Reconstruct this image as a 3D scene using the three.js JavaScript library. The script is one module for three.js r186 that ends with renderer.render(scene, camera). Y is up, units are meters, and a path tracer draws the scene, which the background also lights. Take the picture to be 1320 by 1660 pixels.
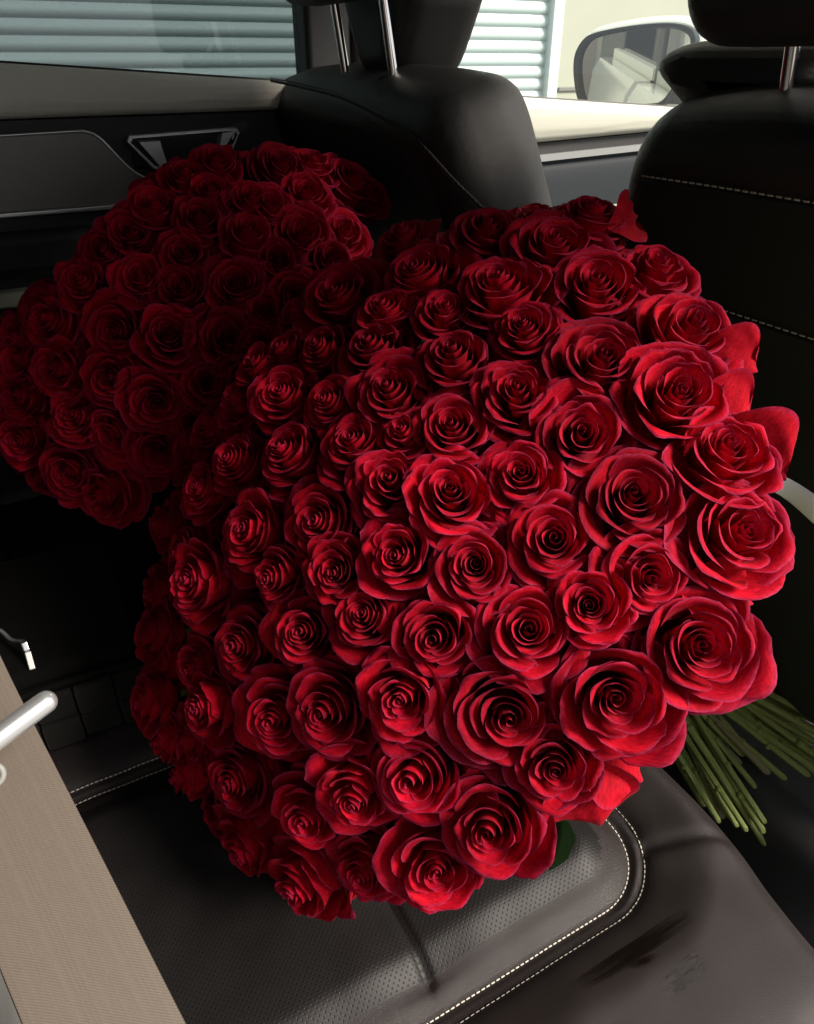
import * as THREE from 'three';
import { ImprovedNoise } from 'three/addons/math/ImprovedNoise.js';
import { mergeGeometries, toCreasedNormals } from 'three/addons/utils/BufferGeometryUtils.js';
import { RoundedBoxGeometry } from 'three/addons/geometries/RoundedBoxGeometry.js';
const lerp = THREE.MathUtils.lerp, noise = new ImprovedNoise();
function rng(s) { let a = (s | 0) + 0x6d2b79f5; return () => { a = (a + 0x6d2b79f5) | 0; let t = Math.imul(a ^ (a >>> 15), 1 | a); t = (t + Math.imul(t ^ (t >>> 7), 61 | t)) ^ t; return ((t ^ (t >>> 14)) >>> 0) / 4294967296; }; }
// Axes: +x to the front of the car, +y up, +z to the near (open) door. Metres. The ground lies at y = -1.35.
const scene = new THREE.Scene();
const camera = new THREE.PerspectiveCamera(69.8, 814 / 1024, .02, 200);
camera.position.set(0, 0, 0); camera.lookAt(.3987, -.527, -.7506); scene.add(camera);
// overcast alley sky
{
  const w = 64, h = 32, d = new Float32Array(w * h * 4);
  for (let j = 0; j < h; j++) for (let i = 0; i < w; i++) {
    const e = (j + .5) / h * Math.PI - Math.PI / 2, k = .62 + .38 * Math.max(0, Math.sin(e)) + .02 * noise.noise(i * .3, j * .4, 2);
    d.set([.97 * k, 1.0 * k, 1.02 * k, 1], (j * w + i) * 4);
  }
  const t = new THREE.DataTexture(d, w, h, THREE.RGBAFormat, THREE.FloatType);
  t.mapping = THREE.EquirectangularReflectionMapping; t.magFilter = THREE.LinearFilter; t.needsUpdate = true;
  scene.background = t; scene.environment = t; scene.backgroundIntensity = scene.environmentIntensity = 0.75;
}
const sun = new THREE.DirectionalLight(0xfff3e6, 5.0);
sun.position.set(3.3, 4.2, 4.1); sun.shadow.radius = 46; sun.castShadow = true;
Object.assign(sun.shadow.camera, { left: -6, right: 6, top: 6, bottom: -6, near: .1, far: 30 }); sun.shadow.mapSize.set(2048, 2048);
scene.add(sun, sun.target);
const renderer = new THREE.WebGLRenderer({ antialias: true });
renderer.toneMapping = THREE.LinearToneMapping; renderer.toneMappingExposure = 1.95; renderer.shadowMap.enabled = true;

// ---------- helpers ----------
const C = (r, g, b) => new THREE.Color().setRGB(r, g, b);
const used = new Map();
function numbered(n) { const k = used.get(n) ?? 0; used.set(n, k + 1); return k ? n + '_' + String(k).padStart(3, '0') : n; }
function thing(name, label, category, at = [0, 0, 0], group) {
  const o = new THREE.Group(); o.name = numbered(name); o.position.set(...at); scene.add(o);
  o.userData = { label, category }; if (group) o.userData.group = group; return o;
}
function part(name, geos, mat, parent, at) {
  const g = Array.isArray(geos) ? (geos.length > 1 ? mergeGeometries(geos.map(clean)) : geos[0]) : geos;
  const m = new THREE.Mesh(g, mat); m.name = numbered(name); m.castShadow = m.receiveShadow = true; if (at) m.position.set(...at); parent.add(m); return m;
}
function clean(g) { g = g.index ? g.toNonIndexed() : g.clone(); for (const k of Object.keys(g.attributes)) if (!['position', 'normal', 'uv'].includes(k)) g.deleteAttribute(k); return g; }
function struct(name, geos, mat) { const m = part(name, geos, mat, scene); m.userData.kind = 'structure'; return m; }
const box = (x0, x1, y0, y1, z0, z1, r = .004, s = 2) => { const g = new RoundedBoxGeometry(x1 - x0, y1 - y0, z1 - z0, s, Math.min(r, (x1 - x0) / 2.02, (y1 - y0) / 2.02, (z1 - z0) / 2.02)); g.translate((x0 + x1) / 2, (y0 + y1) / 2, (z0 + z1) / 2); return g; };
const V = (a) => new THREE.Vector3(...a);
const tube = (pts, r, seg = 24, rs = 8) => new THREE.TubeGeometry(new THREE.CatmullRomCurve3(pts.map(V)), seg, r, rs);
const rod = (a, b, r, rs = 16) => new THREE.TubeGeometry(new THREE.LineCurve3(V(a), V(b)), 1, r, rs);
// closed section (list of [y, z]) swept along x with lines that rise or fall
function sweep(xs, section) {
  const pos = [], uv = [], idx = []; let n = 0;
  xs.forEach((x, i) => { const s = section(x); n = s.length; s.forEach(([y, z], k) => { pos.push(x, y, z); uv.push(x, y + z); }); });
  for (let i = 0; i + 1 < xs.length; i++) for (let k = 0; k < n; k++) { const a = i * n + k, b = i * n + (k + 1) % n; idx.push(a, b, a + n, b, b + n, a + n); }
  for (const i of [0, xs.length - 1]) for (let k = 1; k + 1 < n; k++) idx.push(...(i ? [i * n, i * n + k + 1, i * n + k] : [0, k, k + 1]));
  const g = new THREE.BufferGeometry(); g.setAttribute('position', new THREE.Float32BufferAttribute(pos, 3)); g.setAttribute('uv', new THREE.Float32BufferAttribute(uv, 2)); g.setIndex(idx);
  return toCreasedNormals(g, .7);
}
// raised panel on a door: bulged front (towards +z), flat back
const doorStrip = (x0, x1, yt, yb, z, depth, bulge, n = 24) => sweep(Array.from({ length: n + 1 }, (_, i) => lerp(x0, x1, i / n)), (x) => {
  const t = typeof yt === 'function' ? yt(x) : yt, b = typeof yb === 'function' ? yb(x) : yb, s = [];
  for (let k = 0; k <= 12; k++) { const a = k / 12; s.push([lerp(t, b, a), z + bulge * Math.sqrt(Math.max(0, 1 - Math.pow(Math.abs(a * 2 - 1), 3)))]); }
  s.push([b, z - depth], [t, z - depth]); return s;
});
// dashes of thread along a curve: one merged geometry
function stitches(curve, pitch, len, r, lift = [0, 0, 0]) {
  const L = curve.getLength(), n = Math.floor(L / pitch), out = [], up = new THREE.Vector3(0, 1, 0);
  const g0 = new THREE.CapsuleGeometry(r, len - 2 * r, 2, 5);
  for (let i = 0; i < n; i++) {
    const u = (i + .5) / n, p = curve.getPointAt(u), t = curve.getTangentAt(u), g = g0.clone();
    g.applyQuaternion(new THREE.Quaternion().setFromUnitVectors(up, t)); g.translate(p.x + lift[0], p.y + lift[1], p.z + lift[2]); out.push(g);
  }
  return mergeGeometries(out.map(clean));
}
let CAR;
function section(name, label, at = [0, 0, 0]) { const o = new THREE.Group(); o.name = numbered(name); o.position.set(...at); CAR.add(o); if (label) o.userData = { label }; return o; }
const stuff = (m) => { m.userData.kind = 'stuff'; return m; };

// ---------- textures ----------
function dataTex(w, h, f, srgb, rep = 1) {
  const d = new Uint8Array(w * h * 4);
  for (let j = 0; j < h; j++) for (let i = 0; i < w; i++) { const c = f(i / w, j / h, i, j), k = (j * w + i) * 4; if (typeof c === 'number') d[k] = d[k + 1] = d[k + 2] = Math.max(0, Math.min(255, c * 255)); else for (let q = 0; q < 3; q++) d[k + q] = Math.max(0, Math.min(255, c[q] * 255)); d[k + 3] = 255; }
  const t = new THREE.DataTexture(d, w, h); t.wrapS = t.wrapT = THREE.RepeatWrapping; t.magFilter = THREE.LinearFilter; t.minFilter = THREE.LinearMipmapLinearFilter; t.generateMipmaps = true; if (srgb) t.colorSpace = THREE.SRGBColorSpace; t.repeat.set(rep, rep); t.needsUpdate = true; return t;
}
// noise that tiles over a square of n cells
const tile = (u, v, n, s) => { const a = u * 2 * Math.PI, b = v * 2 * Math.PI, r = n / 6.283; return noise.noise(Math.cos(a) * r + s, Math.sin(a) * r + Math.cos(b) * r * 1.7, Math.sin(b) * r + s * 2.1); };
const cells = (() => { const r = rng(77), n = 26, p = []; for (let j = 0; j < n; j++) for (let i = 0; i < n; i++) p.push([i + .15 + r() * .7, j + .15 + r() * .7]); return (u, v) => { const x = u * n, y = v * n, ix = Math.floor(x), iy = Math.floor(y); let a = 9, b = 9; for (let dj = -1; dj < 2; dj++) for (let di = -1; di < 2; di++) { const cx = (ix + di + n) % n, cy = (iy + dj + n) % n, q = p[cy * n + cx], dx = q[0] - cx + ix + di - x, dy = q[1] - cy + iy + dj - y, d = Math.hypot(dx, dy); if (d < a) { b = a; a = d; } else if (d < b) b = d; } return Math.min(1, (b - a) * 2.4); }; })();
const grain = dataTex(512, 512, (u, v) => .75 * cells(u, v) + .25 * (.5 + .5 * tile(u, v, 60, 3)), false, 1 / .032);
const blotch = dataTex(256, 256, (u, v) => .5 + .28 * tile(u, v, 5, 1) + .2 * tile(u, v, 13, 4) + .1 * tile(u, v, 40, 7), false, 1 / .35);
const vein = dataTex(512, 256, (u, v) => { const n = tile(u, v * .3, 90, 2) * .5 + tile(u, v * .5, 40, 6) * .4 + tile(u, v, 18, 3) * .35; const k = .86 + .24 * n; return [k, k * (.96 + .2 * n), k]; }, true, 1);
const veinBump = dataTex(512, 256, (u, v) => .5 + .5 * (tile(u, v * .25, 110, 2) * .6 + tile(u, v, 22, 9) * .6));
const weave = dataTex(256, 256, (u, v, i, j) => { const a = (i + j) % 16, b = i % 8; return .35 + .5 * Math.abs(Math.sin(a / 16 * Math.PI)) * (.7 + .3 * Math.sin(b / 8 * Math.PI)) + .12 * tile(u, v, 60, 3); }, false, 1);
const plaster = dataTex(512, 512, (u, v) => .88 + .07 * tile(u, v, 6, 1) + .05 * tile(u, v, 20, 5) + .05 * tile(u, v, 90, 8), false, 1 / 2.4);

// ---------- materials ----------
const std = (c, roughness, o = {}) => new THREE.MeshPhysicalMaterial({ color: C(...c), roughness, ...o });
const M = {
  leather: std([.016, .016, .015], .5, { bumpMap: grain, bumpScale: .00022, roughnessMap: null }),
  seatLeather: std([.036, .031, .031], .36, { bumpMap: grain, bumpScale: .00016 }),
  black: std([.012, .012, .013], .55, { bumpMap: grain, bumpScale: .0001 }),
  blackGloss: std([.01, .01, .011], .22),
  beige: std([.76, .72, .62], .55, { bumpMap: grain, bumpScale: .0002 }),
  cream: std([.43, .44, .37], .5, { bumpMap: grain, bumpScale: .0002 }),
  wood: std([.20, .178, .16], .4),
  alu: std([.55, .56, .55], .35, { metalness: .9 }),
  chrome: std([.86, .86, .86], .1, { metalness: 1 }),
  satin: std([.74, .76, .78], .26, { metalness: .85 }),
  mirror: std([.92, .93, .93], .015, { metalness: 1 }),
  trim: std([.16, .15, .14], .7),
  grey: std([.16, .165, .155], .6),
  carpet: std([.012, .012, .013], .98, { bumpMap: blotch, bumpScale: .003 }),
  lining: std([.12, .115, .105], .95),
  body: std([.78, .77, .72], .25, { clearcoat: 1, clearcoatRoughness: .05 }),
  navy: std([.006, .008, .015], .5, { specularIntensity: .4 }),
  tint: std([.36, .40, .41], .0, { transmission: 1, thickness: 0 }),
  clear: std([.93, .97, .95], .0, { transmission: 1, thickness: 0 }),
  thread: std([.5, .47, .41], .8), threadDark: std([.05, .05, .048], .8),
  stem: std([.17, .21, .045], .5, { bumpMap: blotch, bumpScale: .002 }),
  stemB: std([.26, .30, .07], .5, { bumpMap: blotch, bumpScale: .002 }),
  stemC: std([.15, .14, .06], .6, { bumpMap: blotch, bumpScale: .002 }),
  leaf: std([.014, .040, .010], .7, { specularIntensity: .25, side: THREE.DoubleSide }),
  leafPale: std([.12, .16, .06], .5, { side: THREE.DoubleSide }),
  slat: std([.42, .50, .50], .5), frame: std([.60, .66, .66], .45, { metalness: .3 }),
  render: std([.41, .405, .335], .9, { map: plaster }), ground: std([.16, .16, .155], .95, { bumpMap: blotch, bumpScale: .01 }),
  puller: std([.45, .45, .44], .38, { metalness: .9 }),
  brick: std([.12, .075, .055], .95, { map: plaster }),
  inlay: std([.022, .026, .03], .6, { specularIntensity: .35 }),
  ribbon: std([.90, .91, .95], .3, { sheen: .5, side: THREE.DoubleSide }),
};
vein.repeat.set(1, 1);
const rosePaint = (k) => new THREE.MeshPhysicalMaterial({ color: C(.66 * k, .0034 * k, .0185 * k), vertexColors: true, map: vein, bumpMap: veinBump, bumpScale: .00012, roughness: .75, specularIntensity: .12, transmission: .22, thickness: 0, sheen: .12, sheenColor: C(.42, .045, .15), sheenRoughness: .5, side: THREE.DoubleSide });
const ROSE = [rosePaint(1), rosePaint(.84), rosePaint(1.1), rosePaint(.94), rosePaint(.72)];
// ---------- outside: ground, wall, roller shutter, house at the end of the lane ----------
struct('ground', new THREE.BoxGeometry(120, .2, 120).translate(0, -1.45, 0), M.ground);
{
  const w = thing('building', 'cream rendered building wall with a flat metal frame beside the shutter', 'building', [0, -1.35, -4.4]);
  const top = 3.4, B = (x0, x1, y0, y1, z0, z1) => box(x0, x1, y0, y1, z0, z1, .006);
  part('wall', [B(3.42, 14, 0, 7, -.3, .02), B(-16, 3.42, top, 7, -.3, .02), B(-16, -5.2, 0, top, -.3, .02)], M.render, w);
  part('ledge', B(3.43, 14, 1.16, 1.185, .021, .035), M.trim, w);
  const s = thing('roller_shutter', 'pale grey green roller shutter of horizontal slats behind the car', 'shutter', [0, -1.35, -4.4]);
  const pitch = .0675, prof = [];
  // one slat: a shallow curved face with a step below
  const xs = [-5.2, 3.34];
  const g = sweep(xs, () => { const q = []; for (let k = 0; k <= 8; k++) { const a = k / 8; q.push([a * pitch * .96, -.012 + .016 * Math.sin(Math.PI * Math.pow(a, .8))]); } q.push([pitch * .96, -.03], [0, -.03]); return q; });
  for (let y = .02; y < top; y += pitch) part('slat', g, M.slat, s, [0, y, -.02]);
  part('guide_rail', B(3.34, 3.42, 0, top, -.06, .03), M.frame, s);
  part('guide_rail', B(-5.28, -5.2, 0, top, -.06, .03), M.frame, s);
}
{
  const w = thing('house', 'beige house across the lane seen only in the wing mirror', 'house', [-9, -1.35, 0]);
  part('wall', box(-.4, 0, 0, 7, -4.2, 12, .02), M.render, w);
  for (const z of [-2.6, .2, 3.0, 6.0]) { const f = part('window', [box(-.02, .05, 1.0, 2.5, z - .55, z + .55, .01)], M.trim, w); part('pane', box(.05, .06, 1.1, 2.4, z - .48, z + .48, .003), M.navy, f); }
  part('door', box(-.02, .06, 0, 2.1, -1.5, -.6, .01), M.wood, w);
  const n = thing('brick_house', 'brown house on the near side of the lane behind the camera', 'house', [-1.5, -1.35, 3.4]);
  part('wall', box(-9, .3, 0, 6.5, 0, 2, .02), M.brick, n); part('roof', box(-9.2, .5, 6.5, 6.8, -.2, 2.2, .02), M.trim, n);
}
// ---------- car shell ----------
{
  const c = CAR = thing('car', 'dark car cabin with black leather seats and pale far doors around the roses', 'car');
  part('floor', [box(-.9, 2.0, -1.12, -1.06, -1.48, -.0, .01)], M.carpet, c);
  part('roof', [box(-1.4, 1.0, .44, .50, -1.42, -.03, .02), box(-1.4, 1.0, .22, .44, -.10, -.02, .03), box(-1.4, 1.0, .38, .44, -1.42, -1.3, .02)], M.lining, c);
  part('quarter_panel', [box(-1.4, -.22, -1.1, .40, -.06, .02, .02), box(-1.4, -.5, -1.1, .44, -1.44, -1.38, .02), box(-1.44, -1.38, -1.1, .46, -1.42, -.02, .02)], M.lining, c);
  part('pillar', box(.545, .63, -.1, .44, -1.46, -1.39, .012), M.black, c);
  part('pillar', box(.632, .80, -.12, .44, -1.45, -1.37, .03, 4), M.trim, c).userData.label = 'greyer inner pillar trim';
  part('centre_tunnel', box(.5, 1.9, -1.06, -.86, -.88, -.66, .04, 4), M.black, c);
  part('dashboard', box(1.75, 2.05, -.55, -.22, -1.36, -.02, .08, 4), M.black, c);
}
// ---------- far doors ----------
const lineTop = (x) => -.003 - .066 * x;
function farDoor(name, label, x0, x1, o) {
  const d = section(name, label);
  part('door_skin', sweep([x0, x1], (x) => { const t = lineTop(x) - .04; return [[t, -1.47], [t - .1, -1.455], [-1.0, -1.455], [-1.0, -1.55], [-.55, -1.60], [t - .05, -1.56], [t, -1.53]]; }), M.body, d);
  part('upper_panel', doorStrip(x0, x1, lineTop, o.low, -1.375, .09, .02), o.upper, d);
  const c = new THREE.LineCurve3(V([x0, o.low(x0) + .004, -1.366]), V([x1, o.low(x1) + .004, -1.366]));
  stuff(part('stitching', stitches(c, .0062, .0045, .0011), M.thread, d));
  part('dark_panel', doorStrip(x0, x1, (x) => o.low(x) - .003, -1.06, -1.382, .07, .012), M.black, d);
  part('seal', sweep([x0, x1], (x) => [[lineTop(x) - .004, -1.40], [lineTop(x) + .003, -1.403], [lineTop(x) + .003, -1.425], [lineTop(x) - .004, -1.43]]), M.black, d);
  part('window_glass', sweep([x0 + .01, x1 + .012], (x) => [[.44, -1.43], [.44, -1.434], [lineTop(x), -1.434], [lineTop(x), -1.43]]), o.glass, d);
  return d;
}
{
  const low = (x) => -.079 + .004 * x;
  const d = farDoor('door', 'rear car door beyond the back bouquet with beige upper panel and chrome handle', -.62, .54, { low, upper: M.beige, glass: M.tint });
  // inlay: a long plate that ends in a slanted tip
  const plate = (pts, z0, z1, b = .003) => { const s = new THREE.Shape(pts.map((p) => new THREE.Vector2(...p))); const g = new THREE.ExtrudeGeometry(s, { depth: z1 - z0, bevelSize: b, bevelThickness: b, bevelSegments: 2, curveSegments: 10 }); g.translate(0, 0, z0); return g; };
  part('wood_inlay', plate([[-.6, -.115], [.15, -.100], [.168, -.104], [.225, -.165], [.26, -.178], [.36, -.186], [.36, -.203], [-.6, -.203]], -1.372, -1.362), M.wood, d);
  part('inlay_edge', [rod([-.6, -.112, -1.36], [.155, -.097, -1.36], .0022, 8), tube([[.155, -.097, -1.36], [.172, -.103, -1.36], [.222, -.160, -1.36], [.26, -.175, -1.36], [.36, -.183, -1.36]], .0022, 30)], M.alu, d);
  part('metal_strip', box(-.6, .40, -.213, -.204, -1.375, -1.355, .003), M.alu, d);
  part('armrest', [box(-.6, .5, -.300, -.232, -1.372, -1.335, .02, 4)], M.black, d);
  part('light_strip', box(-.6, .12, -.345, -.320, -1.37, -1.338, .006), M.cream, d);
  const h = part('handle_bezel', (() => { const o = [[.222, -.107], [.395, -.101], [.40, -.108], [.375, -.150], [.362, -.157], [.262, -.158], [.250, -.153], [.218, -.114]], s = new THREE.Shape(o.map((p) => new THREE.Vector2(...p))), hole = new THREE.Path(o.map(([x, y]) => new THREE.Vector2(lerp(.31, x, .955), lerp(-.129, y, .87)))); s.holes.push(hole); const g = new THREE.ExtrudeGeometry(s, { depth: .014, bevelSize: .0016, bevelThickness: .002, bevelSegments: 3 }); g.translate(0, 0, -1.368); return g; })(), M.satin, d);
  part('handle_cup', box(.225, .39, -.155, -.108, -1.369, -1.364, .002), M.blackGloss, d);
  const lv = part('handle_lever', new THREE.ExtrudeGeometry(new THREE.Shape([[.236, -.116], [.268, -.116], [.274, -.152], [.262, -.152]].map((p) => new THREE.Vector2(...p))), { depth: .006, bevelSize: .001, bevelThickness: .001, bevelSegments: 2 }).translate(0, 0, -1.362), M.satin, d);
  part('handle_lever', new THREE.ExtrudeGeometry(new THREE.Shape([[.356, -.150], [.372, -.108], [.396, -.105], [.384, -.115]].map((p) => new THREE.Vector2(...p))), { depth: .008, bevelSize: .001, bevelThickness: .001, bevelSegments: 2 }).translate(0, 0, -1.362), M.satin, d);
}
{
  const low = (x) => -.150 + .03 * (x - 1.07);
  const d = farDoor('door', 'front car door between the seats with pale lit sill and wing mirror', .63, 1.95, { low, upper: M.cream, glass: M.clear });
  part('metal_strip', sweep([1.0, 1.9], (x) => [[low(x) - .021, -1.352], [low(x) - .021, -1.36], [low(x) - .034, -1.36], [low(x) - .034, -1.352]]), M.alu, d);
  part('inlay', doorStrip(.9, 1.9, (x) => low(x) - .036, -.30, -1.372, .02, .012), M.inlay, d);
  part('metal_strip', box(.95, 1.5, -.305, -.285, -1.365, -1.34, .004), M.cream, d);
  // wing mirror: rounded housing, glass, foot
  const outline = (k) => { const s = new THREE.Shape(), p = [[-.145, .02], [-.128, .062], [-.10, .080], [.02, .092], [.10, .088], [.135, .06], [.118, -.01], [.085, -.088], [.05, -.095], [-.105, -.094], [-.128, -.07]].map(([x, y]) => new THREE.Vector2(x * k, y * k)); s.moveTo((p[0].x + p.at(-1).x) / 2, (p[0].y + p.at(-1).y) / 2); for (let i = 0; i < p.length; i++) { const n = p[(i + 1) % p.length]; s.quadraticCurveTo(p[i].x, p[i].y, (p[i].x + n.x) / 2, (p[i].y + n.y) / 2); } return s; };
  const mg = section('wing_mirror', 'wing mirror with dark rim and pale cap', [1.575, -.022, -1.70]); mg.rotation.set(0, -1.08, .03, 'YXZ'); mg.scale.set(1.16, 1, 1);
  const ring = outline(1); ring.holes.push(outline(.935));
  part('mirror_rim', new THREE.ExtrudeGeometry(ring, { depth: .03, bevelSize: .002, bevelThickness: .004, bevelSegments: 4, curveSegments: 14 }).translate(0, 0, -.02), M.navy, mg);
  part('mirror_glass', new THREE.ExtrudeGeometry(outline(.9), { depth: .004, bevelEnabled: false, curveSegments: 14 }).translate(0, 0, -.008), M.mirror, mg);
  part('mirror_cap', new THREE.ExtrudeGeometry(outline(.96), { depth: .05, bevelSize: .02, bevelThickness: .035, bevelSegments: 6, curveSegments: 14 }).translate(0, .004, -.11), M.body, mg);
  part('mirror_foot', [new THREE.ExtrudeGeometry(new THREE.Shape([[1.62, -.02], [1.95, -.0], [1.95, -.13], [1.56, -.115]].map((p) => new THREE.Vector2(...p))), { depth: .05, bevelSize: .008, bevelThickness: .01, bevelSegments: 3 }).translate(.02, .02, -1.56)], M.navy, d);
}
// ---------- front seats ----------
function frontSeat(label, at, o) {
  const t = section('front_seat', label, at);
  // back: outline in (z, y), origin at the top centre of the back face; extruded forwards and leaning
  const s = new THREE.Shape(), W = o.w, T = o.top;
  s.moveTo(-T, 0); s.bezierCurveTo(-T - .06, -.004, -W + .035, -.06, -W + .02, -.14); s.bezierCurveTo(-W, -.24, -W, -.4, -W, -.75); s.lineTo(W, -.75); s.bezierCurveTo(W, -.4, W, -.24, W - .02, -.14); s.bezierCurveTo(W - .035, -.06, T + .06, -.004, T, 0); s.bezierCurveTo(T * .5, .012, -T * .5, .012, -T, 0);
  const lean = (g) => { g.rotateZ(.30); return g; };
  const back = new THREE.ExtrudeGeometry(s, { depth: .03, bevelSize: .055, bevelThickness: .06, bevelOffset: -.055, bevelSegments: 10, curveSegments: 20 });
  back.rotateY(Math.PI / 2); back.translate(.06, 0, 0); // shape x -> -z, extrusion -> +x
  part('backrest', lean(toCreasedNormals(back, 1.2)), M.leather, t);
  for (const seam of o.seams) {
    const c = new THREE.CatmullRomCurve3(seam.map(([z, y, x = 0]) => { const v = new THREE.Vector3(x - .0008, y, z); v.applyAxisAngle(new THREE.Vector3(0, 0, 1), .30); return v; }));
    part('seam', new THREE.TubeGeometry(c, 60, .0022, 6), M.black, t);
    stuff(part('stitching', stitches(c, .0085, .006, .0009, [-.0022, .004, 0]), o.thread, t));
  }
  part('seat_base', [box(.12, .62, -.96, -.76, -.24, .24, .05, 5)], M.black, t);
  part('seat_rail', [box(.05, .6, -1.05, -.97, -.2, -.17, .004), box(.05, .6, -1.05, -.97, .17, .2, .004)], M.satin, t);
  // headrest
  const hp = (name, g, m) => part(name, (Array.isArray(g) ? g : [g]).map((q) => q.translate(o.hx, o.hy, name.startsWith('post') ? 0 : o.hz)), m, t);
  for (const z of [o.hz - o.post, o.hz + o.post]) { hp('post', rod([.02, -.12, z], [-.004, .03, z], .0065), M.chrome); hp('post_collar', new THREE.CylinderGeometry(.015, .018, .016, 20).translate(.01, -o.hy + .006, z), M.black); }
  const hs = new THREE.Shape(); hs.moveTo(-.10, 0); hs.bezierCurveTo(-.15, .0, -.155, .05, -.15, .12); hs.bezierCurveTo(-.145, .2, -.10, .22, 0, .22); hs.bezierCurveTo(.10, .22, .145, .2, .15, .12); hs.bezierCurveTo(.155, .05, .15, 0, .10, 0); hs.lineTo(-.10, 0);
  const up = new THREE.ExtrudeGeometry(hs, { depth: .03, bevelSize: .03, bevelThickness: .03, bevelOffset: -.03, bevelSegments: 7, curveSegments: 16 }); up.rotateY(Math.PI / 2); up.translate(-.045, .012, 0);
  hp('headrest_shell', toCreasedNormals(up, 1.2), M.leather);
  const fs = new THREE.Shape(); fs.moveTo(-.055, -o.drop); fs.bezierCurveTo(-.07, -o.drop, -.11, -.03, -.145, .01); fs.bezierCurveTo(-.165, o.pt * .6, -.15, o.pt, -.11, o.pt); fs.lineTo(.11, o.pt); fs.bezierCurveTo(.15, o.pt, .165, o.pt * .6, .145, .01); fs.bezierCurveTo(.11, -.03, .07, -o.drop, .055, -o.drop); fs.lineTo(-.055, -o.drop);
  const fr = new THREE.ExtrudeGeometry(fs, { depth: .05, bevelSize: .035, bevelThickness: .04, bevelOffset: -.035, bevelSegments: 8, curveSegments: 16 }); fr.rotateY(Math.PI / 2); fr.scale(1, 1, o.pw); fr.translate(.055, o.py ?? 0, 0);
  hp('headrest_pad', toCreasedNormals(fr, 1.2), M.leather);
  return t;
}
frontSeat('black leather front seat by the far door with dark stitched back', [.46, -.045, -1.13], { w: .36, top: .265, post: .078, hx: .045, hy: .095, pw: .72, pt: .22, hz: .04, drop: .075, thread: M.threadDark,
  seams: [[[-0.199, 0.013], [-0.042, 0.006], [0.085, -0.003], [0.187, -0.021], [0.271, -0.045], [0.341, -0.083], [0.396, -0.109]]] });
frontSeat('black leather front seat on the near side with two cream stitched seams', [.56, -.05, -.41], { w: .272, top: .16, post: .075, hx: .06, hy: .045, pw: 1.75, pt: .05, py: -.03, hz: 0, drop: .07, thread: M.thread,
  seams: [[[-.208, -.072, .035], [-.195, -.062, .012], [-.17, -.056, .001], [-.08, -.054], [.08, -.054], [.17, -.056, .001], [.195, -.062, .012]], [[-.236, -.182, .03], [-.222, -.178, .010], [-.19, -.175, .001], [-.08, -.172], [.08, -.172], [.19, -.176, .001], [.222, -.178, .010]]] });

// ---------- rear seat ----------
const smooth = THREE.MathUtils.smoothstep, gauss = (x, s) => Math.exp(-(x / s) * (x / s));
const IN = { x0: -.30, x1: .425, z0: -.645, z1: -.250, r: .075 };
function insert(x, z) { const cx = (IN.x0 + IN.x1) / 2, cz = (IN.z0 + IN.z1) / 2, qx = Math.abs(x - cx) - (IN.x1 - IN.x0) / 2 + IN.r, qz = Math.abs(z - cz) - (IN.z1 - IN.z0) / 2 + IN.r; return Math.min(Math.max(qx, qz), 0) + Math.hypot(Math.max(qx, 0), Math.max(qz, 0)) - IN.r; }
function seatY(x, z) {
  const d = insert(x, z);
  let y = -.690 + .045 * (x - .1);
  y -= .012 * gauss(d + .006, .016);                               // valley of the double seam
  y += .0035 * gauss(d + .001, .0035);                             // piping between the two rows of thread
  y -= .0018 * gauss(d + .008, .0022) + .0018 * gauss(d - .006, .0022);
  y += .013 * smooth(-d, .028, .062) - .010 * smooth(-d, .05, .2);  // padded middle
  if (d < -.02) { const sx = x - .172 - .06 * (z + .3) * .0; y -= smooth(-d, .02, .035) * (.0065 * gauss(sx, .0035) + .005 * gauss(sx, .03)); }
  y += .020 * smooth(d, .0, .07) * (z > -.45 ? 1 : .6);
  if (d > 0) { const t = Math.max(0, Math.min(1, ((x - .428) * .062 + (z + .285) * .035) / (.062 * .062 + .035 * .035))), px = .428 + .062 * t, pz = -.285 + .035 * t; y -= .007 * gauss(Math.hypot(x - px, z - pz), .006) * (1 - t * .5); y -= .006 * smooth(z - (-.285 + (x - .428) * .56), 0, .05) * smooth(x, .36, .44); }
  if (z > -.15) { const q = (z + .15) / .13; y -= .12 * q * q * q; }
  const fx = .455 + (z > -.3 ? 0.02 * smooth(-z, .1, .3) : .02); if (x > fx) { const q = (x - fx) / .07; y -= .11 * q * q; }
  if (x < -.10) y += .9 * (-.10 - x) * smooth(-x, .10, .16);        // runs into the backrest
  y += .0022 * noise.noise(x * 9, 1, z * 9) + .0012 * noise.noise(x * 26, 4, z * 22);
  return y;
}
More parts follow.
